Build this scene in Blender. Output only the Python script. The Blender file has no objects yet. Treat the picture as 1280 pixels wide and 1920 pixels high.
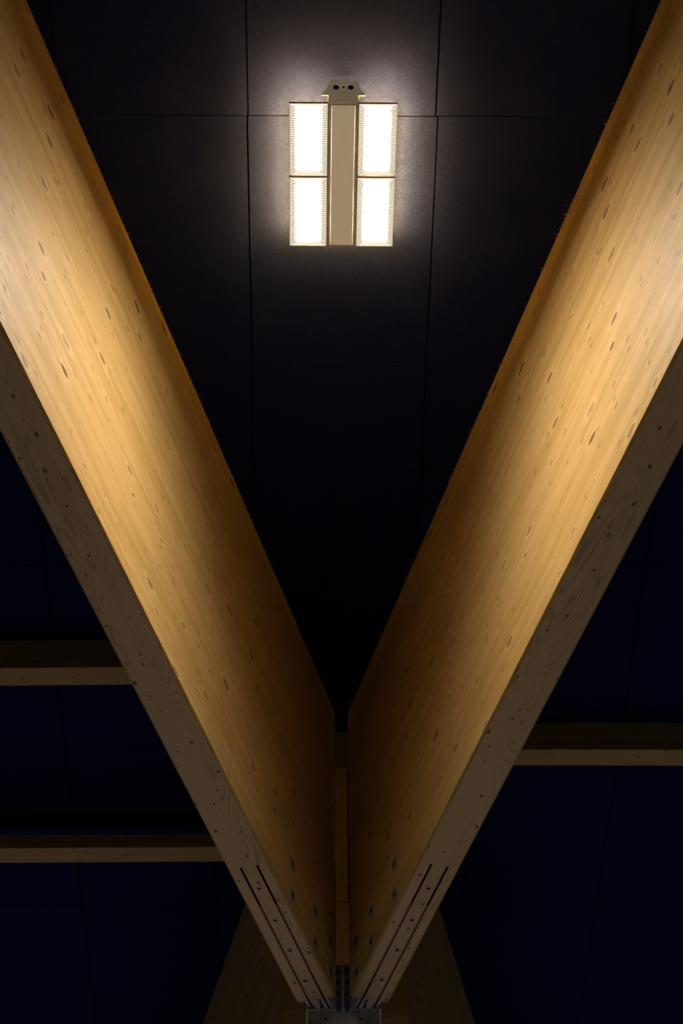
import bpy, bmesh, math, random
from mathutils import Vector, Matrix
random.seed(11)
PI = math.pi
sc = bpy.context.scene
col = sc.collection

# ------------------------------------------------------------------ camera
CAMZ = 1.6
PHI, RHO, FPX = 0.73061, 0.0057, 5000.0          # pitch, roll, focal length in pixels of a 1280x1920 frame
fw = Vector((0, math.cos(PHI), math.sin(PHI)))
dn0 = Vector((0, math.sin(PHI), -math.cos(PHI)))
rt0 = Vector((1, 0, 0))
rt = rt0 * math.cos(RHO) + dn0 * math.sin(RHO)
dn = -rt0 * math.sin(RHO) + dn0 * math.cos(RHO)
cd = bpy.data.cameras.new('camera')
cd.sensor_fit = 'VERTICAL'
cd.sensor_height = 36.0
cd.lens = FPX / 1920.0 * 36.0
cd.clip_end = 400
cam = bpy.data.objects.new('camera', cd)
col.objects.link(cam)
M = Matrix((rt, -dn, -fw)).transposed().to_4x4()
M.translation = Vector((0, 0, CAMZ))
cam.matrix_world = M
sc.camera = cam


def ray(px, py):
    return fw * FPX + rt * (px - 640) + dn * (py - 960)


def at(px, py, z):
    """point of the level plane at height z seen at a pixel"""
    v = ray(px, py)
    t = (z - CAMZ) / v.z
    return Vector((v.x * t, v.y * t, z))


def on_wall(px, py, p0, n):
    """point of the vertical plane through p0 with normal n seen at a pixel"""
    v = ray(px, py)
    o = Vector((0, 0, CAMZ))
    t = (p0 - o).dot(n) / v.dot(n)
    return o + v * t


# ------------------------------------------------------------------ mesh helpers
class MB:
    def __init__(s):
        s.v, s.f, s.m = [], [], []

    def add(s, vs, fs, mi=0, mat=None):
        b = len(s.v)
        for p in vs:
            p = Vector(p)
            s.v.append(mat @ p if mat else p)
        for f in fs:
            s.f.append([b + i for i in f])
            s.m.append(mi)

    def box(s, x0, x1, y0, y1, z0, z1, mi=0, mat=None):
        vs = [(x, y, z) for x in (x0, x1) for y in (y0, y1) for z in (z0, z1)]
        s.add(vs, [(0, 1, 3, 2), (4, 6, 7, 5), (0, 4, 5, 1), (2, 3, 7, 6), (0, 2, 6, 4), (1, 5, 7, 3)], mi, mat)

    def prism(s, poly, a, b, fn, mi=0, mat=None, side_mi=None):
        """extrude a 2D polygon; fn(u, v, t) gives the point"""
        n = len(poly)
        vs = [fn(u, v, a) for u, v in poly] + [fn(u, v, b) for u, v in poly]
        s.add(vs, [list(range(n))[::-1], list(range(n, 2 * n))], mi, mat)
        for i in range(n):
            j = (i + 1) % n
            s.f.append([len(s.v) - 2 * n + k for k in (i, j, n + j, n + i)])
            s.m.append(side_mi[i] if side_mi else mi)

    def disc(s, c, ax, r, h, n=20, mi=0, mat=None, r2=None):
        """cylinder from c along ax"""
        ax = Vector(ax).normalized()
        u = ax.orthogonal().normalized()
        w = ax.cross(u)
        c = Vector(c)
        r2 = r if r2 is None else r2
        p0 = [c + (u * math.cos(2 * PI * k / n) + w * math.sin(2 * PI * k / n)) * r for k in range(n)]
        p1 = [c + ax * h + (u * math.cos(2 * PI * k / n) + w * math.sin(2 * PI * k / n)) * r2 for k in range(n)]
        s.add(p0 + p1, [list(range(n))[::-1], list(range(n, 2 * n))] +
              [[k, (k + 1) % n, n + (k + 1) % n, n + k] for k in range(n)], mi, mat)

    def ring(s, c, ax, r0, r1, h, n=24, mi=0):
        """flat washer ring with a hole"""
        ax = Vector(ax).normalized()
        u = ax.orthogonal().normalized()
        w = ax.cross(u)
        c = Vector(c)
        vs = []
        for rr, hh in ((r0, 0), (r1, 0), (r1, h), (r0, h)):
            vs += [c + ax * hh + (u * math.cos(2 * PI * k / n) + w * math.sin(2 * PI * k / n)) * rr for k in range(n)]
        fs = []
        for q in range(4):
            q2 = (q + 1) % 4
            fs += [[q * n + k, q * n + (k + 1) % n, q2 * n + (k + 1) % n, q2 * n + k] for k in range(n)]
        s.add(vs, fs, mi)

    def build(s, name, mats, parent=None, loc=None, rz=0.0, bevel=0.0, smooth=False):
        me = bpy.data.meshes.new(name)
        me.from_pydata([tuple(p) for p in s.v], [], s.f)
        mats = mats if isinstance(mats, (list, tuple)) else [mats]
        for m in mats:
            me.materials.append(m)
        for p, mi in zip(me.polygons, s.m):
            p.material_index = mi
            p.use_smooth = smooth
        bm = bmesh.new()
        bm.from_mesh(me)
        bmesh.ops.recalc_face_normals(bm, faces=bm.faces)
        bm.to_mesh(me)
        bm.free()
        o = bpy.data.objects.new(name, me)
        col.objects.link(o)
        if parent:
            o.parent = parent
        if loc is not None:
            o.location = loc
        o.rotation_euler = (0, 0, rz)
        if bevel:
            b = o.modifiers.new('bevel', 'BEVEL')
            b.width = bevel
            b.segments = 2
            b.limit_method = 'ANGLE'
        return o


def tag(o, label=None, cat=None, group=None, kind=None):
    if label: o['label'] = label
    if cat: o['category'] = cat
    if group: o['group'] = group
    if kind: o['kind'] = kind
    return o


def empty(name, loc, rz=0.0):
    o = bpy.data.objects.new(name, None)
    col.objects.link(o)
    o.location = loc
    o.rotation_euler = (0, 0, rz)
    o.empty_display_size = 0.2
    return o


# ------------------------------------------------------------------ materials
class NT:
    def __init__(s, name):
        s.mat = bpy.data.materials.new(name)
        s.mat.use_nodes = True
        s.t = s.mat.node_tree
        s.b = s.t.nodes['Principled BSDF']

    def n(s, typ, **kw):
        nd = s.t.nodes.new(typ)
        for k, v in kw.items():
            setattr(nd, k, v)
        return nd

    def link(s, a, b):
        s.t.links.new(a, b)

    def val(s, x, sock):
        if isinstance(x, (int, float)):
            sock.default_value = x
        elif isinstance(x, (tuple, list)):
            sock.default_value = x
        else:
            s.link(x, sock)

    def math(s, op, a, b=0.0, c=None, clamp=False):
        nd = s.n('ShaderNodeMath', operation=op, use_clamp=clamp)
        s.val(a, nd.inputs[0])
        s.val(b, nd.inputs[1])
        if c is not None: s.val(c, nd.inputs[2])
        return nd.outputs[0]

    def mix(s, f, a, b):
        nd = s.n('ShaderNodeMix', data_type='RGBA')
        s.val(f, nd.inputs[0])
        s.val(a if not isinstance(a, tuple) else (*a, 1)[:4], nd.inputs[6])
        s.val(b if not isinstance(b, tuple) else (*b, 1)[:4], nd.inputs[7])
        return nd.outputs[2]

    def vec(s, x, y, z=0.0):
        nd = s.n('ShaderNodeCombineXYZ')
        for i, q in enumerate((x, y, z)):
            s.val(q, nd.inputs[i])
        return nd.outputs[0]

    def noise(s, v, scale, detail=2.0, rough=0.5, dist=0.0):
        nd = s.n('ShaderNodeTexNoise')
        s.link(v, nd.inputs['Vector'])
        nd.inputs['Scale'].default_value = scale
        nd.inputs['Detail'].default_value = detail
        nd.inputs['Roughness'].default_value = rough
        nd.inputs['Distortion'].default_value = dist
        return nd.outputs[0]

    def ramp(s, f, lo, hi):
        nd = s.n('ShaderNodeMapRange', interpolation_type='SMOOTHSTEP')
        s.val(f, nd.inputs[0])
        nd.inputs[1].default_value = lo
        nd.inputs[2].default_value = hi
        return nd.outputs[0]

    def bump(s, h, strength, dist):
        nd = s.n('ShaderNodeBump')
        nd.inputs['Strength'].default_value = strength
        nd.inputs['Distance'].default_value = dist
        s.link(h, nd.inputs['Height'])
        s.link(nd.outputs[0], s.b.inputs['Normal'])

    def done(s, colr=None, rough=0.6, metal=0.0, spec=0.3):
        if colr is not None:
            s.val(colr if not isinstance(colr, tuple) else (*colr, 1)[:4], s.b.inputs['Base Color'])
        s.b.inputs['Roughness'].default_value = rough
        s.b.inputs['Metallic'].default_value = metal
        s.b.inputs['Specular IOR Level'].default_value = spec
        return s.mat


WOOD_L = (0.76, 0.53, 0.235)
WOOD_D = (0.56, 0.36, 0.120)
KNOT = (0.16, 0.075, 0.028)


def uv_coords(w, flat):
    tc = w.n('ShaderNodeTexCoord')
    sp = w.n('ShaderNodeSeparateXYZ')
    w.link(tc.outputs['Object'], sp.inputs[0])
    oi = w.n('ShaderNodeObjectInfo')
    U = w.math('MULTIPLY_ADD', oi.outputs['Random'], 57.0, sp.outputs[0])
    V = sp.outputs[1] if flat else sp.outputs[2]
    return U, V, oi.outputs['Random']


def knots(w, U, V, su, sv, rmax, keep, seed):
    """elliptic knots: returns (core mask, pale halo mask)"""
    wob = w.noise(w.vec(w.math('MULTIPLY', U, 14.0), w.math('MULTIPLY', V, 22.0), seed), 1.0, 2.0)
    wob2 = w.math('MULTIPLY', w.math('SUBTRACT', wob, 0.5), 0.15)
    vo = w.n('ShaderNodeTexVoronoi', voronoi_dimensions='2D')
    w.link(w.vec(w.math('MULTIPLY_ADD', U, su, seed), w.math('ADD', w.math('MULTIPLY', V, sv), wob2)), vo.inputs['Vector'])
    vo.inputs['Scale'].default_value = 1.0
    sp = w.n('ShaderNodeSeparateColor')
    w.link(vo.outputs['Color'], sp.inputs[0])
    size = w.math('MULTIPLY', w.ramp(sp.outputs[0], keep, 1.0), rmax)
    size = w.math('ADD', size, w.math('MULTIPLY', w.math('GREATER_THAN', sp.outputs[0], keep), rmax * 0.28))
    q = w.math('DIVIDE', vo.outputs['Distance'], w.math('MAXIMUM', size, 0.0001))
    core = w.math('SUBTRACT', 1.0, w.ramp(q, 0.75, 1.15))
    halo = w.math('SUBTRACT', 1.0, w.ramp(q, 1.1, 2.6))
    return core, halo, sp.outputs[1]


def wood_side(name, bright=1.0):
    """face of a glued laminated beam: thin lamellas running along the beam, finger-jointed boards, knots"""
    w = NT(name)
    U, V, rnd = uv_coords(w, False)
    lam = w.math('FLOOR', w.math('DIVIDE', V, 0.041))
    wn = w.n('ShaderNodeTexWhiteNoise', noise_dimensions='1D')
    w.link(w.math('ADD', lam, w.math('MULTIPLY', rnd, 31.0)), wn.inputs['W'])
    board = w.math('FLOOR', w.math('DIVIDE', w.math('MULTIPLY_ADD', wn.outputs[0], 9.0, U), 2.6))
    wn2 = w.n('ShaderNodeTexWhiteNoise', noise_dimensions='2D')
    w.link(w.vec(lam, board), wn2.inputs['Vector'])
    hv = wn2.outputs[0]
    gr = w.noise(w.vec(w.math('MULTIPLY', U, 1.3), w.math('MULTIPLY', V, 48.0), w.math('MULTIPLY', hv, 20.0)), 1.0, 3.0, 0.6, 0.3)
    fine = w.noise(w.vec(w.math('MULTIPLY', U, 5.0), w.math('MULTIPLY', V, 190.0), hv), 1.0, 2.0, 0.6)
    big = w.noise(w.vec(w.math('MULTIPLY', U, 0.6), w.math('MULTIPLY', V, 3.0), rnd), 1.0, 2.0)
    f = w.math('ADD', w.math('MULTIPLY', hv, 0.45), w.math('MULTIPLY', w.ramp(gr, 0.34, 0.66), 0.5))
    f = w.math('ADD', f, w.math('MULTIPLY', w.ramp(big, 0.3, 0.7), 0.18))
    band = w.noise(w.vec(w.math('MULTIPLY', U, 0.7), w.math('MULTIPLY', V, 11.0), w.math('MULTIPLY_ADD', rnd, 5.0, 3.0)), 1.0, 2.0, 0.5)
    f = w.math('ADD', f, w.math('MULTIPLY', w.math('SUBTRACT', w.ramp(band, 0.35, 0.65), 0.5), 0.34))
    f = w.math('ADD', f, w.math('MULTIPLY', w.math('SUBTRACT', fine, 0.5), 0.35), clamp=True)
    c = w.mix(f, tuple(x * bright for x in WOOD_L), tuple(x * bright for x in WOOD_D))
    # pale torn fibre streaks
    st = w.noise(w.vec(w.math('MULTIPLY', U, 2.4), w.math('MULTIPLY', V, 30.0), 7.0), 1.0, 1.0)
    c = w.mix(w.math('MULTIPLY', w.ramp(st, 0.64, 0.74), 0.6), c, (0.86, 0.62, 0.31))
    core, halo, r2 = knots(w, U, V, 1.8, 5.4, 0.098, 0.38, 3.7)
    c = w.mix(w.math('MULTIPLY', halo, 0.4), c, (0.86, 0.62, 0.30))
    c = w.mix(w.math('MULTIPLY', core, w.math('MULTIPLY_ADD', r2, 0.6, 0.35)), c, KNOT)
    core2, halo2, r3 = knots(w, U, V, 3.6, 12.0, 0.10, 0.72, 19.1)
    c = w.mix(w.math('MULTIPLY', core2, 0.55), c, KNOT)
    h = w.math('ADD', w.math('MULTIPLY', fine, 0.3), w.math('ADD', w.math('MULTIPLY', core, -0.6), w.math('MULTIPLY', hv, 0.25)))
    w.bump(w.math('ADD', h, w.math('MULTIPLY', halo, 0.5)), 0.55, 0.006)
    return w.done(c, 0.55, 0, 0.25)


def wood_flat(name, bright=1.0, kscale=1.0, tint=(1, 1, 1)):
    """wide face of the lowest board: cathedral grain and round knots"""
    w = NT(name)
    U, V, rnd = uv_coords(w, True)
    core, halo, r2 = knots(w, U, V, 3.0 * kscale, 5.6 * kscale, 0.062, 0.50, 5.3)
    fld = w.noise(w.vec(w.math('MULTIPLY', U, 0.55), w.math('MULTIPLY', V, 3.6), w.math('MULTIPLY', rnd, 9.0)), 1.0, 1.5, 0.45, 0.35)
    fld = w.math('ADD', fld, w.math('MULTIPLY', halo, 0.035))
    ringv = w.math('SINE', w.math('MULTIPLY', fld, 170.0))
    lines = w.ramp(ringv, 0.15, 1.0)
    zone = w.ramp(w.noise(w.vec(w.math('MULTIPLY', U, 0.4), w.math('MULTIPLY', V, 5.0), 2.0), 1.0, 1.0), 0.42, 0.62)
    fine = w.noise(w.vec(w.math('MULTIPLY', U, 4.0), w.math('MULTIPLY', V, 120.0), 1.0), 1.0, 2.0, 0.6)
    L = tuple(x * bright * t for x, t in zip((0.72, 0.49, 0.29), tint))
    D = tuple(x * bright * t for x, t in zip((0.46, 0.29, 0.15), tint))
    f = w.math('ADD', w.math('MULTIPLY', w.math('MULTIPLY', lines, zone), 0.75), w.math('MULTIPLY', w.math('SUBTRACT', fine, 0.4), 0.5), clamp=True)
    c = w.mix(f, L, D)
    c = w.mix(w.math('MULTIPLY', core, 0.85), c, (0.13, 0.06, 0.025))
    core2, h2, r3 = knots(w, U, V, 6.5 * kscale, 9.5 * kscale, 0.08, 0.72, 11.9)
    c = w.mix(w.math('MULTIPLY', core2, 0.85), c, (0.13, 0.06, 0.025))
    w.bump(w.math('ADD', w.math('MULTIPLY', fine, 0.4), w.math('MULTIPLY', lines, -0.3)), 0.3, 0.002)
    return w.done(c, 0.6, 0, 0.2)


def wood_chamfer(name):
    w = NT(name)
    U, V, rnd = uv_coords(w, False)
    g = w.noise(w.vec(w.math('MULTIPLY', U, 3.0), w.math('MULTIPLY', V, 120.0)), 1.0, 2.0)
    return w.done(w.mix(g, WOOD_L, WOOD_D), 0.6, 0, 0.2)


def ceiling_mat():
    w = NT('navy_wood_wool')
    tc = w.n('ShaderNodeTexCoord')
    P = tc.outputs['Object']
    a = w.noise(P, 140.0, 3.0, 0.65, 2.0)
    b = w.noise(P, 45.0, 3.0, 0.6, 1.5)
    d = w.noise(P, 0.7, 2.0)
    f = w.math('ADD', w.math('MULTIPLY', w.ramp(a, 0.36, 0.64), 0.55), w.math('MULTIPLY', w.ramp(b, 0.34, 0.66), 0.45))
    c = w.mix(f, (0.0018, 0.0038, 0.032), (0.0110, 0.0185, 0.115))
    c = w.mix(w.math('MULTIPLY', w.ramp(d, 0.35, 0.7), 0.25), c, (0.0038, 0.0072, 0.050))
    w.bump(f, 0.6, 0.004)
    return w.done(c, 0.95, 0, 0.08)


def plain(name, c, rough=0.5, metal=0.0, spec=0.4, var=0.12, scale=30.0):
    w = NT(name)
    tc = w.n('ShaderNodeTexCoord')
    n = w.noise(tc.outputs['Object'], scale, 3.0)
    c2 = tuple(x * (1 - var * 2) for x in c)
    return w.done(w.mix(n, c, c2), rough, metal, spec)


def emit(name, c, strength, narrow=False, base=0.8):
    w = NT(name)
    w.b.inputs['Base Color'].default_value = (base, base * 0.94, base * 0.82, 1)
    w.b.inputs['Emission Color'].default_value = (*c, 1)
    w.b.inputs['Emission Strength'].default_value = strength
    if narrow:
        # lens optics of the lamp (its photometric curve): wide across, cut off along its length
        g = w.n('ShaderNodeNewGeometry')

        def dot(v):
            d = w.n('ShaderNodeVectorMath', operation='DOT_PRODUCT')
            w.link(g.outputs['Incoming'], d.inputs[0])
            if isinstance(v, tuple): d.inputs[1].default_value = v
            else: w.link(v, d.inputs[1])
            return w.math('ABSOLUTE', d.outputs['Value'])
        c = dot(g.outputs['Normal'])
        along = dot((math.sin(-0.0143), math.cos(-0.0143), 0.0))
        k = w.math('ADD', w.math('DIVIDE', 0.24, w.math('ADD', c, 0.02)), w.math('MULTIPLY', w.math('POWER', c, 2.0), 6.5))
        k = w.math('MULTIPLY', k, w.math('SUBTRACT', 1.0, w.math('MULTIPLY', w.ramp(along, 0.85, 0.97), 0.92)))
        w.link(w.math('MULTIPLY', k, strength), w.b.inputs['Emission Strength'])
    return w.mat


def chip_mat():
    w = NT('particle_board')
    tc = w.n('ShaderNodeTexCoord')
    vo = w.n('ShaderNodeTexVoronoi')
    mp = w.n('ShaderNodeMapping')
    mp.inputs['Scale'].default_value = (1.0, 1.0, 1.7)
    w.link(tc.outputs['Object'], mp.inputs[0])
    w.link(mp.outputs[0], vo.inputs['Vector'])
    vo.inputs['Scale'].default_value = 130.0
    sp = w.n('ShaderNodeSeparateColor')
    w.link(vo.outputs['Color'], sp.inputs[0])
    c = w.mix(sp.outputs[0], (0.90, 0.60, 0.20), (0.55, 0.32, 0.085))
    w.bump(sp.outputs[1], 0.4, 0.002)
    return w.done(c, 0.75, 0, 0.2)


M_SIDE = wood_side('glulam_side')
M_FLAT = wood_flat('glulam_underside')
M_CHAM = wood_chamfer('glulam_chamfer')
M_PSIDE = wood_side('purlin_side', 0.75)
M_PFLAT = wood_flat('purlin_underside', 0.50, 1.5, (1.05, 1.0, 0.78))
M_CEIL = ceiling_mat()
M_BACK = plain('ceiling_joint_black', (0.002, 0.002, 0.003), 0.95, 0, 0.05)
M_STEEL = plain('galvanised_steel', (0.36, 0.37, 0.38), 0.5, 0.4, 0.5)
M_WASH = plain('bright_washer', (0.42, 0.41, 0.39), 0.45, 0.3, 0.5)
M_ANGLE = plain('light_galvanised_steel', (0.74, 0.73, 0.73), 0.55, 0.0, 0.4)
M_DARK = plain('dark_steel', (0.06, 0.062, 0.066), 0.5, 0.6, 0.4)
M_PAINT = plain('grey_paint', (0.70, 0.68, 0.70), 0.6, 0, 0.3, 0.08, 8.0)
M_BLACK = plain('black_paint', (0.004, 0.004, 0.005), 0.8, 0, 0.1)
M_CHIP = chip_mat()
M_GREY = plain('grey_board', (0.34, 0.32, 0.31), 0.8, 0, 0.2)
M_LAMP = plain('lamp_white_enamel', (0.78, 0.70, 0.60), 0.45, 0, 0.4, 0.03)
M_SPINE = plain('lamp_beige_cover', (0.66, 0.55, 0.44), 0.5, 0, 0.3, 0.03)
M_REFL = emit('lamp_reflector_added_glow', (1.0, 0.88, 0.70), 0.80, False, 0.16)  # emission stands in for the panels' light on the reflectors
M_FIN = emit('lamp_fin_added_glow', (1.0, 0.82, 0.58), 0.40, False, 0.06)  # same glow put into the fins, weaker
M_CLIP = plain('lamp_clip', (0.30, 0.25, 0.18), 0.6, 0, 0.1)
M_GLOW = emit('lamp_cover_added_glow', (1.0, 0.80, 0.55), 0.20)  # faint emission stands in for lens bloom over the spine cover
M_HANG = emit('lamp_hanger_added_glow', (1.0, 0.80, 0.48), 0.10)  # faint emission brightens the hanger plate, which is no light source
M_LED = emit('lamp_light_panel', (1.0, 0.86, 0.64), 34.5, True)
M_HALO = emit('added_halo_light', (1.0, 0.53, 0.07), 620.0)  # added source: lights the ceiling in place of lens bloom
M_HALO_WIDE = emit('added_halo_light_wide', (1.0, 0.56, 0.11), 900.0)  # added source for the outer part of the ceiling halo
M_FLOOR = plain('hall_floor', (0.50, 0.50, 0.53), 0.55, 0, 0.3, 0.05, 3.0)
M_FIBRE = plain('wood_fibre', (0.50, 0.38, 0.22), 0.9, 0, 0.1)

# ------------------------------------------------------------------ heights and plan
HC = 13.1                      # ceiling above the camera
ZC = CAMZ + HC
ZL = CAMZ + HC * 0.79968       # lower edge of the lit faces (top of the chamfer)
CH = 0.017
ZB = ZL - CH                   # underside of the beams
DEPTH = ZC - ZB
WB = 0.29957
aL, bL = -4.46605, 0.25849     # inner face of the left beam: x = aL + bL*y
aR, bR = 4.66481, -0.27138
PSI = -0.01435                 # the ceiling's own direction
YL = at(627, 1866, ZL).y
YR = at(659, 1866, ZL).y
YJ = 0.5 * (YL + YR)

# ------------------------------------------------------------------ floor and ceiling
m = MB()
m.box(-40, 40, -25, 60, -0.2, 0.0)
tag(m.build('floor', M_FLOOR), kind='structure')


def clip(poly, a, b, c):
    """keep the part of a polygon with a*x + b*y <= c"""
    out = []
    for i in range(len(poly)):
        p, q = poly[i], poly[(i + 1) % len(poly)]
        dp, dq = a * p[0] + b * p[1] - c, a * q[0] + b * q[1] - c
        if dp <= 0: out.append(p)
        if (dp < 0 < dq) or (dq < 0 < dp):
            t = dp / (dp - dq)
            out.append((p[0] + (q[0] - p[0]) * t, p[1] + (q[1] - p[1]) * t))
    return out


cL = aL - 0.5 * WB * math.hypot(1, bL)     # beam centre lines
cR = aR + 0.5 * WB * math.hypot(1, bR)
# rear arms: outer faces at ceiling height
rl1, rl2 = at(458, 1700, ZC), at(380, 1920, ZC)
rr1, rr2 = at(826, 1712, ZC), at(890, 1920, ZC)
bRL = (rl2.x - rl1.x) / (rl2.y - rl1.y); aRL = rl1.x - bRL * rl1.y
bRR = (rr2.x - rr1.x) / (rr2.y - rr1.y); aRR = rr1.x - bRR * rr1.y
kRL = aRL + 0.5 * WB * math.hypot(1, bRL)
kRR = aRR - 0.5 * WB * math.hypot(1, bRR)

m = MB()
GAP = 0.0045
TP = math.tan(PSI)


def rotp(x, y):
    """ceiling grid -> world (the grid is turned by PSI)"""
    return (x + y * TP, y - x * TP)


def lay(x0, w, y0, d, xr, yr, planes, shift=None):
    i0, i1 = math.floor((xr[0] - x0) / w), math.ceil((xr[1] - x0) / w)
    j0, j1 = math.floor((yr[0] - y0) / d), math.ceil((yr[1] - y0) / d)
    for i in range(i0, i1):
        for j in range(j0, j1):
            sa = shift(i, j) if shift else 0.0
            sb = shift(i + 1, j) if shift else 0.0
            g = GAP + random.uniform(-0.0012, 0.0018)
            xa, xb = x0 + i * w + g + sa, x0 + (i + 1) * w - g + sb
            ya, yb = y0 + j * d + g, y0 + (j + 1) * d - g
            poly = [rotp(xa, ya), rotp(xb, ya), rotp(xb, yb), rotp(xa, yb)]
            for pl in planes:
                poly = clip(poly, *pl)
                if len(poly) < 3: break
            if len(poly) < 3: continue
            z = ZC + random.uniform(0, 0.0015)
            m.prism(poly, z, z + 0.03, lambda u, v, t: (u, v, t))


def shift_c(i, j):
    # two seams step a little from row to row, as the panels do
    if j >= 0 and i == 1: return 0.0165 if j == 0 else 0.018
    if j >= 1 and i == 0: return -0.012
    if j == 0 and i == 0: return -0.006
    return 0.0


# front bay between the two arms
lay(-0.41919, 1.18338, 10.87065, 2.18531, (-6, 6), (-1, 19),
    [(-1, bL, -cL), (1, -bR, cR)], shift_c)
# left bay, right bay and the bay behind the column
yl = at(60, 1702, ZC).y
yr_ = at(1240, 1695, ZC).y
lay(-2.0149 - 0.0, 1.18338, yl, 2.30, (-12, 2), (-1, 36), [(1, -bL, cL), (1, -bRL, kRL)])
dR = (yr_ - at(1240, 1048, ZC).y) / 2
lay(2.50687, 1.18338, yr_, dR, (-2, 12), (-1, 36), [(-1, bR, -cR), (-1, bRR, -kRR)])
lay(-0.419, 1.18338, yr_, 2.3, (-8, 8), (YJ - 1, 36), [(-1, bRL, -kRL), (1, -bRR, kRR)])
m.box(-12.5, 12.5, -2, 38, ZC + 0.031, ZC + 0.12, 1)
tag(m.build('ceiling', [M_CEIL, M_BACK]), kind='structure')

# ------------------------------------------------------------------ glued laminated beams
h = WB / 2


def beam_profile(slots, zs):
    """(y, z) outline, starting at the lower left; returns points and side material index"""
    pts, mi = [], []

    def add(p, k):
        pts.append(p); mi.append(k)
    add((-h, CH), 2)
    add((-h + CH, 0), 1)
    for s in slots:
        add((s - 0.0085, 0), 3); add((s - 0.0085, zs), 3); add((s + 0.0085, zs), 3); add((s + 0.0085, 0), 1)
    add((h - CH, 0), 2)
    add((h, CH), 0)
    add((h, DEPTH), 0)
    add((-h, DEPTH), 0)
    return pts, mi


M_SLOT = plain('slot_end_grain', (0.20, 0.12, 0.06), 0.9, 0, 0.05)


def glulam(name, origin, yaw, length, slots=(), slot_len=0.0):
    """local x runs away from the column"""
    m = MB()
    fn = lambda u, v, t: (t, u, v)
    if slots:
        p, k = beam_profile(slots, 1.6)
        m.prism(p, 0.0, slot_len, fn, 3, None, k)
    p, k = beam_profile((), 0)
    m.prism(p, slot_len, length, fn, 0, None, k)
    return m.build(name, [M_SIDE, M_FLAT, M_CHAM, M_SLOT], None, origin, yaw)


def beam_frame(a, b, yend, side, toward):
    """origin (centre of the underside at the column end) and yaw; side: -1 left / +1 right of the face line"""
    L = math.hypot(1, b)
    ax = Vector((b / L, 1 / L, 0)) * toward
    nrm = Vector((1 / L, -b / L, 0))           # to the right of the face line
    face = Vector((a + b * yend, yend, 0))
    o = face + nrm * (side * WB / 2)
    o.z = ZB
    return o, math.atan2(ax.y, ax.x), ax


oL, yawL, axL = beam_frame(aL, bL, YL, -1, -1)
oR, yawR, axR = beam_frame(aR, bR, YR, +1, -1)


def local_u(o, ax, p):
    return (p - o).dot(ax)


slotL = local_u(oL, axL, at(465, 1625, ZB))
SL = (-0.055, 0.062)
beamL = glulam('glulam_girder', oL, yawL, 17.0, SL, slotL)
tag(beamL, 'deep pale glulam beam on the left of the lamp, leaning down to the right', 'beam', 'deep beams of the lit V')
beamR = glulam('glulam_girder', oR, yawR, 17.0, SL, local_u(oR, axR, at(822, 1622, ZB)))
tag(beamR, 'deep pale glulam beam on the right of the lamp, leaning down to the left', 'beam', 'deep beams of the lit V')


def side_bolts(beam, o, yaw, a, b, pix):
    """washer and nut on the lit face; the face is found from its plan line"""
    L = math.hypot(1, b)
    n = Vector((1 / L, -b / L, 0))
    inward = n if beam is beamL else -n
    p0 = Vector((a, 0, 0))
    R = Matrix.Rotation(-yaw, 4, 'Z')
    for px, py in pix:
        P = on_wall(px, py, p0, n)
        q = R @ (P - o)
        nn = R @ inward
        w_ = MB()
        w_.ring(q - nn * 0.002, nn, 0.026, 0.050, 0.013, 32)
        ws = w_.build('washer', M_WASH, beam)
        tag(ws, 'round galvanised steel washer')
        t = MB()
        t.disc(q + nn * 0.0005, nn, 0.0255, 0.003, 24)
        t.disc(q + nn * 0.003, nn, 0.019, 0.012, 6)
        t.build('nut', M_DARK, ws)


side_bolts(beamL, oL, yawL, aL, bL, [(546, 1620), (546, 1679), (589, 1710), (589, 1768), (616.5, 1767), (617.5, 1822)])
side_bolts(beamR, oR, yawR, aR, bR, [(741, 1620), (741, 1677), (698, 1708), (698, 1765), (670.5, 1765), (670.5, 1823)])


def under_bolts(beam, o, yaw, pix):
    R = Matrix.Rotation(-yaw, 4, 'Z')
    for px, py in pix:
        q = R @ (at(px, py, ZB) - o)
        r = MB()
        r.ring(q + Vector((0, 0, 0.001)), (0, 0, -1), 0.013, 0.023, 0.0035)
        rr = r.build('bolt_collar', M_STEEL, beam)
        tag(rr, 'steel collar of a countersunk bolt')
        t = MB()
        t.disc(q + Vector((0, 0, 0.001)), (0, 0, -1), 0.0125, 0.0015, 6)
        t.build('bolt_head', M_BLACK, rr)


under_bolts(beamL, oL, yawL, [(486, 1666), (516, 1726), (543, 1782), (572, 1839)])
under_bolts(beamR, oR, yawR, [(803, 1666), (772, 1725), (744, 1781), (715, 1837)])

# rear arms, beyond the column
yst = 18.12
oRL, yawRL, axRL = beam_frame(aRL, bRL, yst, +1, +1)
oRR, yawRR, axRR = beam_frame(aRR, bRR, yst, -1, +1)
rearL = glulam('rear_glulam_girder', oRL, yawRL, 14.0)
tag(rearL, 'unlit deep glulam beam behind the column, running off to the bottom left', 'beam', 'dim beams behind the column')
rearR = glulam('rear_glulam_girder', oRR, yawRR, 14.0)
tag(rearR, 'unlit deep glulam beam behind the column, running off to the bottom right', 'beam', 'dim beams behind the column')

# ------------------------------------------------------------------ purlins of the side bays


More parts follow.
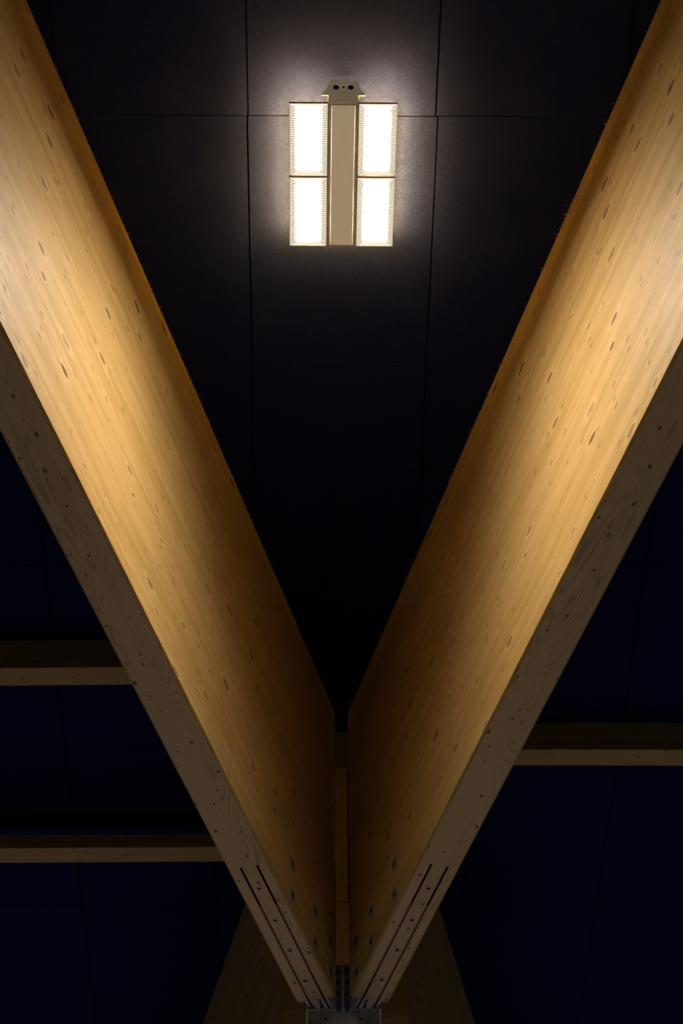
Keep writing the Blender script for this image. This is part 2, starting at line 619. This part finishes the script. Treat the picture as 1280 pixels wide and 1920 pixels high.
def purlin(name, px0, yt0, yb0, px1, yt1, yb1, zb, zt, label, far):
    """underside edges: top line (px0,yt0)-(px1,yt1), lower line with yb; ends at px1 on the beam, runs on to x = far"""
    A, B = at(px0, yt0, zb), at(px1, yt1, zb)
    C, D = at(px0, yb0, zb), at(px1, yb1, zb)
    ang = 0.5 * (math.atan2(B.y - A.y, B.x - A.x) + math.atan2(D.y - C.y, D.x - C.x))
    d = Vector((math.cos(ang), math.sin(ang), 0))
    if d.x * (far - B.x) < 0: d = -d
    nrm = Vector((-d.y, d.x, 0))
    if nrm.y < 0: nrm = -nrm
    wid = (0.5 * (C + D) - 0.5 * (A + B)).dot(nrm)
    # carry both edges to the outer face of the beam
    (a, b, s) = (aL, bL, -1) if far < 0 else (aR, bR, 1)
    a = a + s * WB * math.hypot(1, b)

    # beyond the column the rear arm takes over
    if B.y > yst + 0.1: a, b = (aRL, bRL) if far < 0 else (aRR, bRR)

    def hit(P):
        t = (a + b * P.y - P.x) / (d.x - b * d.y)
        return P + d * (t + 0.001)
    P0, P1 = hit(B), hit(B + nrm * wid)
    Ln = abs(far - P0.x) / abs(d.x)
    o = P0.copy()
    yaw = math.atan2(d.y, d.x)
    R = Matrix.Rotation(-yaw, 4, 'Z')
    q0, q1 = Vector((0, 0, 0)), R @ (P1 - P0)
    hh = zt - zb
    m = MB()
    e0, e1 = Vector((Ln, 0, 0)), Vector((Ln, q1.y, 0))
    up = Vector((0, 0, hh))
    vs = [q0, q1, e1, e0, q0 + up, q1 + up, e1 + up, e0 + up]
    m.add(vs, [(0, 1, 2, 3)], 1)
    m.f += [[4, 5, 6, 7], [0, 3, 7, 4], [1, 2, 6, 5], [0, 1, 5, 4], [3, 2, 6, 7]]
    m.m += [0] * 5
    ob = m.build(name, [M_PSIDE, M_PFLAT], None, o, yaw, 0.004)
    tag(ob, label, 'beam', 'cross beams of the side bays')
    return ob, wid, hh


ZP = CAMZ + HC * 0.9788
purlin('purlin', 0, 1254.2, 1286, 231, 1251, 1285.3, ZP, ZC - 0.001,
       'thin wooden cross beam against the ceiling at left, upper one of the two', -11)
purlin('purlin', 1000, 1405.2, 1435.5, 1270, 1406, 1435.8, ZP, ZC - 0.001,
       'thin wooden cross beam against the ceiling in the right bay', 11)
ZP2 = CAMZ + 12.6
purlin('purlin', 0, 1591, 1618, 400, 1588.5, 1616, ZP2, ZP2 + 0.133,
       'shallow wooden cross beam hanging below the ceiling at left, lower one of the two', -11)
# black rail at the ceiling above the lower cross beam
A, B = at(0, 1528, ZC), at(380, 1526.5, ZC)
C = at(0, 1556, ZC - 0.1)
ang = math.atan2(B.y - A.y, B.x - A.x)
m = MB()
xo = aRL + bRL * (A.y + 0.12) - 0.005
Ln = xo + 11
wy = max(0.05, C.y - A.y)
m.box(-Ln, 0, 0, wy, -0.1, -0.004)
m.box(-Ln, 0, -0.012, wy + 0.012, -0.004, -0.001)
railo = m.build('ceiling_rail', M_BLACK, None, Vector((xo, A.y + (xo - A.x) * math.tan(ang), ZC)), ang)
tag(railo, 'black rail along the ceiling just above the lower left cross beam', 'rail')

# ------------------------------------------------------------------ infill between the beam ends
YI = YJ + 0.06
pI, nI = Vector((0, YI, 0)), Vector((0, 1, 0))


def strip(xa, ya, xb, yb):
    p, q = on_wall(xa, ya, pI, nI), on_wall(xb, yb, pI, nI)
    return p.x, q.x, q.z, p.z


def face_x(y, side):
    return (aL + bL * y) if side < 0 else (aR + bR * y)


infL, infR = face_x(YL, -1) + 0.003, face_x(YR, 1) - 0.003
x1c = on_wall(651.5, 1600, pI, nI).x
zj = on_wall(640, 1690, pI, nI).z
zb_ = on_wall(640, 1805, pI, nI).z
zt_ = on_wall(640, 1440, pI, nI).z
zg_ = on_wall(640, 1374, pI, nI).z
m = MB()
m.box(infL, x1c + 0.008, YI, YI + 0.04, zb_, zj - 0.005)
o1 = m.build('chipboard_strip', M_CHIP, bevel=0.002)
tag(o1, 'narrow chipboard strip between the beam ends, lower and brighter piece', 'board', 'chipboard strips in the gap')
m = MB()
m.box(infL, x1c, YI, YI + 0.04, zj + 0.005, zt_)
o2 = m.build('chipboard_strip', M_CHIP, bevel=0.002)
tag(o2, 'narrow chipboard strip between the beam ends, upper piece fading into shade', 'board', 'chipboard strips in the gap')
m = MB()
m.box(infL, infR, YI + 0.001, YI + 0.04, zt_ + 0.002, zg_)
m.box(infL, infR, YI - 0.006, YI + 0.001, zg_ - 0.012, zg_)
o3 = m.build('grey_panel', M_GREY, bevel=0.002)
tag(o3, 'small grey panel in the dark gap above the chipboard strip', 'panel')
m = MB()
m.box(infL, infR, YI + 0.045, YI + 0.08, zb_, ZC - 0.003)
m.box(infL, infR, YI + 0.0, YI + 0.044, zg_ + 0.03, zg_ + 0.12)
o4 = m.build('black_backing_board', M_BLACK)
tag(o4, 'black backing board closing the gap between the beam ends', 'board')

# ------------------------------------------------------------------ column with its steel head
YF = YJ + 0.14
pF, nF = Vector((0, YF, 0)), Vector((0, 1, 0))
cA, cB = on_wall(576.5, 1893, pF, nF), on_wall(711.5, 1893, pF, nF)
ztop = 0.5 * (cA.z + cB.z)
cx = 0.5 * (cA.x + cB.x)
cw = abs(cB.x - cA.x) / 2
column = empty('steel_post', (cx, YF + cw, 0))
tag(column, 'grey painted steel column whose head carries the beam ends', 'column')
m = MB()
m.box(-cw, cw, -cw, cw, 0.0, ztop - 0.40)
m.build('shaft', M_PAINT, column, bevel=0.004)
m = MB()
# head: five vertical plates side by side with thin joints, and a cap
edges = [576.5, 600, 619, 672, 690, 711.5]
xs = [(on_wall(e, 1900, pF, nF).x - cx) for e in edges]
xs[0], xs[-1] = -cw, cw
for i in range(5):
    m.box(xs[i] + 0.0015, xs[i + 1] - 0.0015, -cw, -cw + 0.03, ztop - 0.399, ztop - 0.006)
m.box(-cw, cw, -cw + 0.03, cw, ztop - 0.399, ztop - 0.006)
m.box(-cw - 0.012, cw + 0.012, -cw - 0.010, cw + 0.01, ztop - 0.006, ztop + 0.006)
head = m.build('head', M_PAINT, column, bevel=0.002)
for px in (610, 677):
    p = on_wall(px, 1911, pF, nF)
    m = MB()
    m.box(p.x - cx - 0.012, p.x - cx + 0.012, -cw - 0.0015, -cw + 0.004, p.z - 0.007, p.z + 0.007)
    s_ = m.build('slot', M_BLACK, head, bevel=0.002)
    tag(s_, 'dark slot in the column head')

colinv = Vector((cx, YF + cw, 0))


def plates(o, yaw):
    """knife plates in the beam slots; each runs on to the column head between two steel angles"""
    R = Matrix.Rotation(yaw, 4, 'Z')
    T = Matrix.Translation(Vector((o.x, o.y, 0)) - colinv) @ R
    for s in SL:
        k = MB()
        poly = [(local_plate, ZB + 0.004), (local_plate - 0.05, ZB + 1.2), (-0.05, ZB + 1.2), (-0.20, ZB + 0.5), (-0.20, ZB + 0.012), (-0.01, ZB + 0.012), (0.03, ZB + 0.004)]
        k.prism(poly, s - 0.0055, s + 0.0055, lambda u, v, t: (u, t, v), 0, T)
        k.build('knife_plate', M_DARK, column)
        for d in (-1, 1):
            c = MB()
            i, e = s + d * 0.0095, s + d * 0.029
            q = [(i, ZB + 0.002), (e, ZB + 0.002), (e, ZB + 0.10), (e - d * 0.006, ZB + 0.10), (e - d * 0.006, ZB + 0.010), (i, ZB + 0.010)]
            c.prism(q, -0.001, -0.205, lambda u, v, t: (t, u, v), 0, T)
            tag(c.build('steel_angle', M_ANGLE, column), 'light galvanised steel angle')
        c = MB()
        c.box(-0.200, -0.150, s - 0.0135, s + 0.0135, ZB - 0.010, ZB + 0.0015, 0, T)
        c.build('bearing_pad', M_BLACK, column, bevel=0.002)


local_plate = local_u(oL, axL, at(500, 1697, ZB))
plates(oL, yawL)
plates(oR, yawR)
# fin and toothed packing between the beam ends
YP = YJ + 0.03
zb2 = on_wall(640, 1806, Vector((0, YP, 0)), nF).z
zp0 = on_wall(640, 1890, Vector((0, YP, 0)), nF).z
m = MB()
xm = on_wall(642.5, 1850, Vector((0, YP, 0)), nF).x - cx
m.box(xm - 0.004, xm + 0.004, YP - 0.02 - colinv.y, YP + 0.03 - colinv.y, zp0, zb2)
m.build('fin', M_STEEL, column)
for sgn, (xa, xb) in ((-1, (infL + 0.002, xm - 0.016)), (1, (xm + 0.016, infR - 0.002 - 0.0))):
    if sgn < 0: xa, xb = infL + 0.002 - cx, xm - 0.014
    else: xa, xb = xm + 0.014, infR - 0.002 - cx
    m = MB()
    m.box(xa, xb, YP + 0.03 - colinv.y, YP + 0.05 - colinv.y, zp0, zb2)
    pl = m.build('end_plate', M_DARK, column)
    for k in range(4):
        z = zp0 + 0.06 + k * (zb2 - zp0 - 0.07) / 3.4
        xc = xa + 0.30 * (xb - xa) if sgn < 0 else xb - 0.30 * (xb - xa)
        m = MB()
        m.disc((xc, YP + 0.03 - colinv.y, z), (0, -1, 0), 0.017, 0.02, 6)
        m.disc((xc, YP + 0.01 - colinv.y, z), (0, -1, 0), 0.008, 0.012, 12)
        m.build('bolt', M_DARK, pl)

# ------------------------------------------------------------------ the lamp
LH = 0.255                              # lamp underside to ceiling
ZLP = ZC - LH - 0.004
c0 = at(643.8, 194, ZLP)
c1 = at(639.3, 461.4, ZLP)
LEN = (c1 - c0).length
lamp = empty('hall_lamp', (c0 + c1) / 2, math.atan2((c1 - c0).y, (c1 - c0).x) - PI / 2)
tag(lamp, 'switched on ceiling lamp with four bright troughs and a beige middle spine', 'lamp')
pxm = (at(745.8, 194, ZLP) - at(541.9, 194, ZLP)).length
HW = pxm / 2
SPW = 0.0905                            # half width of the spine
y0, y1 = -LEN / 2, LEN / 2
m = MB()
m.box(-SPW - 0.0038, SPW + 0.0038, y0, y1, 0.001, 0.09)
m.box(-SPW + 0.006, SPW - 0.006, y0 + 0.03, y1 - 0.03, 0.09, 0.17)
m.build('housing', M_LAMP, lamp, bevel=0.003)
m = MB()
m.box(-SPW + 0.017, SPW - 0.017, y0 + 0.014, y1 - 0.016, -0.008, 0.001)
tag(m.build('cover', M_GLOW, lamp, bevel=0.004), 'beige cover of the middle spine, with a faint glow put into its material')

TD = 0.010                              # recess of the light panels
for sx in (-1, 1):
    xi, xo = SPW + 0.004, HW             # inner and outer rim
    for (ya, yb) in ((y0, -0.008), (0.008, y1)):
        xa, xb = (xi, xo) if sx > 0 else (-xo, -xi)
        # outer frame of one module: thin rim under a sloping back shell
        t = 0.003
        px_, py_ = 0.037, 0.032
        m = MB()
        hr = 0.012
        m.box(xa, xa + t, ya, yb, 0, hr)
        m.box(xb - t, xb, ya, yb, 0, hr)
        m.box(xa + t, xb - t, ya, ya + t, 0, hr)
        m.box(xa + t, xb - t, yb - t, yb, 0, hr)
        z1, k = TD + 0.026, 0.030
        lo = [(xa, ya, hr), (xb, ya, hr), (xb, yb, hr), (xa, yb, hr)]
        hi = [(xa + k, ya + k, z1), (xb - k, ya + k, z1), (xb - k, yb - k, z1), (xa + k, yb - k, z1)]
        m.add(lo + hi, [(4, 5, 6, 7), (0, 1, 5, 4), (1, 2, 6, 5), (2, 3, 7, 6), (3, 0, 4, 7)])
        mod = m.build('module_frame', M_LAMP, lamp)
        # light panel, recessed
        m = MB()
        m.box(xa + px_, xb - px_, ya + py_, yb - py_, TD, TD + 0.004)
        tag(m.build('light_panel', M_LED, mod), 'glowing white light panel')
        # sloping end reflectors
        for (e0, e1) in ((ya + t, ya + py_), (yb - t, yb - py_)):
            m = MB()
            m.add([(xa + t, e0, 0.001), (xb - t, e0, 0.001), (xb - px_, e1, TD), (xa + px_, e1, TD),
                   (xa + t, e0, 0.003), (xb - t, e0, 0.003), (xb - px_, e1, TD + 0.002), (xa + px_, e1, TD + 0.002)],
                  [(0, 1, 2, 3), (4, 5, 6, 7), (0, 1, 5, 4), (2, 3, 7, 6), (1, 2, 6, 5), (0, 3, 7, 4)])
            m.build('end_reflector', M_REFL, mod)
        # ribbed side reflectors: a sloping wall whose surface steps in and out
        for (e0, e1) in ((xa + t, xa + px_), (xb - t, xb - px_)):
            m = MB()
            n = 30
            d = 1 if e1 > e0 else -1
            La, Lb = ya + t, yb - t
            Ma, Mb = ya + py_, yb - py_
            lo, hi, lo2 = [], [], []
            for k in range(n):
                for (f, o_, kk) in ((0.0, 0.0, 0), (0.58, 0.0, 0), (0.58, 0.008, 1), (1.0, 0.008, 1)):
                    f = (k + f) / n
                    lo.append((e0 + d * 0.001, La + f * (Lb - La), 0.001))
                    hi.append((e1 + d * o_ * 0.9, Ma + f * (Mb - Ma), TD - o_ * 0.45))
                    lo2.append(kk)
            N = len(lo)
            back = [(e0, La, 0.004), (e0, Lb, 0.004), (e1, Mb, TD + 0.003), (e1, Ma, TD + 0.003)]
            fs, ms = [], []
            for k in range(N - 1):
                fs.append((k, k + 1, N + k + 1, N + k))
                ms.append(1 if (lo2[k] and lo2[k + 1]) else 0)
            base = len(fs)
            m.add(lo + hi + back, fs)
            m.m = ms
            B = 2 * N
            for q in ((B, B + 1, B + 2, B + 3), (0, B, B + 3, N), (N - 1, B + 1, B + 2, 2 * N - 1)):
                m.f.append(list(q)); m.m.append(0)
            m.f.append(list(range(N)) + [B + 1, B]); m.m.append(0)
            m.f.append(list(range(N, 2 * N)) + [B + 2, B + 3]); m.m.append(0)
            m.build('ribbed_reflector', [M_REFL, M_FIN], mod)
        # spring clips at the four corners
        for yy in (ya + py_ + 0.022, yb - py_ - 0.022):
            for (e1, d) in ((xa + px_, 1), (xb - px_, -1)):
                m = MB()
                m.box(min(e1 - d * 0.006, e1 + d * 0.016), max(e1 - d * 0.006, e1 + d * 0.016), yy - 0.003, yy + 0.003, TD - 0.012, TD - 0.006)
                m.build('clip', M_CLIP, mod)
for sx in (-1, 1):
    m = MB()
    xa, xb = sorted((sx * (SPW + 0.004), sx * HW))
    m.box(xa, xb, -0.008, 0.008, -0.003, 0.010)
    m.build('divider', M_SPINE, lamp)
# hanger plate at the front end of the spine
m = MB()
poly = [(-0.093, 0.0), (0.093, 0.0), (0.093, 0.071), (0.134, 0.071), (0.134, 0.088), (0.112, 0.117), (0.082, 0.214), (-0.082, 0.214), (-0.112, 0.117), (-0.134, 0.088), (-0.134, 0.071), (-0.093, 0.071)]
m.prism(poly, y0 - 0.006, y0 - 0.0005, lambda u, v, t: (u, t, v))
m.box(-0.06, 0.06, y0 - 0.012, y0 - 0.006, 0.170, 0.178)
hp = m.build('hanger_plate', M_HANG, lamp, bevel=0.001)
for x in (-0.046, 0.046):
    m = MB()
    m.ring((x, y0 - 0.006, 0.143), (0, -1, 0), 0.010, 0.018, 0.008)
    m.disc((x, y0 - 0.006, 0.143), (0, -1, 0), 0.0135, 0.003)
    m.build('cable_gland', M_DARK, hp)
m = MB()
m.disc((0, y0 - 0.006, 0.148), (0, -1, 0), 0.007, 0.004, 12)
m.build('screw', M_DARK, hp)
for y_ in (y0 + 0.50, y1 - 0.10):
    m = MB()
    m.disc((0, y_, 0.16), (0, 0, 1), 0.006, LH - 0.158, 12)
    m.disc((0, y_, LH - 0.008), (0, 0, 1), 0.03, 0.010, 20)
    m.build('hanging_rod', M_STEEL, lamp)
# added tray with glowing strips that light a halo on the ceiling
zu = LH - 0.105
ty0, ty1, tx = y0 + 0.20, y1 + 0.094, HW - 0.014
m = MB()
m.box(-tx, tx, ty0, ty1, 0.114, zu - 0.02)
for x_ in (-tx, tx - 0.003):
    m.box(x_, x_ + 0.003, ty0, ty1, zu - 0.021, zu - 0.012)
for y_ in (ty0, ty1 - 0.003):
    m.box(-tx + 0.003, tx - 0.003, y_, y_ + 0.003, zu - 0.021, zu - 0.012)
m.box(-tx + 0.09, tx - 0.09, ty0 + 0.06, y1 - 0.09, TD + 0.028, 0.114)
m.box(-tx + 0.03, tx - 0.03, ty0 + 0.03, ty1 - 0.03, zu - 0.02, zu)
m.build('added_strip_tray', M_LAMP, lamp, bevel=0.003)
for sx in (-1, 1):
    xa, xb = sorted((sx * (tx - 0.004), sx * (tx - 0.024)))
    m = MB()
    m.box(xa, xb, ty0 + 0.03, ty1 - 0.03, zu - 0.02, zu - 0.017)
    m.build('added_halo_strip', M_HALO, lamp)
for ya in (ty0 + 0.004, ty1 - 0.024):
    m = MB()
    m.box(-tx + 0.05, tx - 0.05, ya, ya + 0.020, zu - 0.02, zu - 0.017)
    m.build('added_halo_strip', M_HALO, lamp)
# more added strips for the wider halo; added lips keep them off the beams
zw = TD + 0.0262
for sx in (-1, 1):
    for (ya, yb) in ((y0 + 0.034, -0.034), (0.034, y1 - 0.034)):
        xa, xb = sorted((sx * (HW - 0.049), sx * (HW - 0.035)))
        m = MB()
        m.box(xa, xb, ya, yb, zw, zw + 0.0015)
        m.build('added_halo_strip', M_HALO_WIDE, lamp)
        xl = sx * (HW - 0.0325)
        m = MB()
        m.box(xl - 0.001, xl + 0.001, ya, yb, zw - 0.001, zw + 0.0075)
        m.build('added_shade_lip', M_LAMP, lamp)
    xa, xb = sorted((sx * (HW - 0.055), sx * (SPW + 0.045)))
    for ya in (y0 + 0.034, y1 - 0.048):
        m = MB()
        m.box(xa, xb, ya, ya + 0.014, zw, zw + 0.0015)
        m.build('added_halo_strip', M_HALO_WIDE, lamp)
        xe = sx * (HW - 0.052)
        m = MB()
        m.box(xe - 0.001, xe + 0.001, ya - 0.002, ya + 0.016, zw - 0.001, zw + 0.030)
        m.build('added_shade_lip', M_LAMP, lamp)

# ------------------------------------------------------------------ loose wood fibres along the ceiling edge


def fringe(a, b, sgn, n, label, o_, yaw_):
    m = MB()
    inv = (Matrix.Translation(o_) @ Matrix.Rotation(yaw_, 4, 'Z')).inverted()
    L = math.hypot(1, b)
    nrm = Vector((1 / L, -b / L, 0)) * sgn
    t_ = Vector((b / L, 1 / L, 0))
    cl = [random.uniform(9.5, 17.0) for _ in range(16)]
    for k in range(n):
        y = random.choice(cl) + random.gauss(0, 0.10) if random.random() < 0.55 else random.uniform(8.5, 17.3)
        if y > YJ - 0.1: continue
        P = Vector((a + b * y, y, ZC - random.uniform(0.004, 0.03))) + nrm * 0.0015
        d = (nrm * random.uniform(0.5, 1.0) + t_ * random.uniform(-0.9, 0.9) + Vector((0, 0, random.uniform(-0.5, 0.05)))).normalized()
        ln = random.uniform(0.012, 0.042)
        w_ = 0.0016
        side = d.cross(Vector((0, 0, 1))).normalized() * w_
        bend = Vector((random.uniform(-1, 1), random.uniform(-1, 1), random.uniform(-1, 0.2))) * 0.004
        p1 = P + d * ln * 0.5 + bend
        p2 = P + d * ln
        if max(p1.z, p2.z) > ZC - 0.002: continue
        th = Vector((0, 0, 0.001))
        m.add([P - side, P + side, p1 - side * .8, p1 + side * .8, p2, P + th, p1 + th, p2 + th * .5],
              [(0, 1, 3, 2), (2, 3, 4), (0, 2, 6, 5), (2, 4, 7, 6), (1, 5, 6, 3), (3, 6, 7, 4), (0, 5, 1)], 0, inv)
    o = m.build('wood_fibre_fringe', M_FIBRE, None, o_, yaw_)
    tag(o, label, 'fibres', None, 'stuff')


fringe(aL, bL, 1, 260, 'loose wood fibres sticking out along the top edge of the left beam', oL, yawL)
fringe(aR, bR, -1, 260, 'loose wood fibres sticking out along the top edge of the right beam', oR, yawR)

# ------------------------------------------------------------------ other lamps of the hall, beyond the frame


def hall_light(x, y, power):
    ld = bpy.data.lights.new('hall_light', 'AREA')
    ld.shape = 'RECTANGLE'
    ld.size, ld.size_y = 0.6, 1.1
    ld.energy = power
    ld.color = (1.0, 0.91, 0.76)
    o = bpy.data.objects.new('hall_light', ld)
    col.objects.link(o)
    o.location = (x, y, ZC - 0.25)


for x, y in ((0, 26.0), (0, 31.0), (0, 36.0)):
    hall_light(x, y, 620.0)

wd = bpy.data.worlds.new('world')
sc.world = wd
wd.use_nodes = True
wd.node_tree.nodes['Background'].inputs[0].default_value = (0.35, 0.45, 1.0, 1)
wd.node_tree.nodes['Background'].inputs[1].default_value = 0.0015

# ------------------------------------------------------------------ view
sc.view_settings.view_transform = 'Standard'
sc.view_settings.look = 'None'
sc.view_settings.exposure = 0.0
sc.view_settings.gamma = 1.0
sc.view_settings.use_curve_mapping = False
sc.cycles.use_denoising = True
sc.cycles.max_bounces = 8
sc.cycles.diffuse_bounces = 5
sc.cycles.sample_clamp_indirect = 8.0
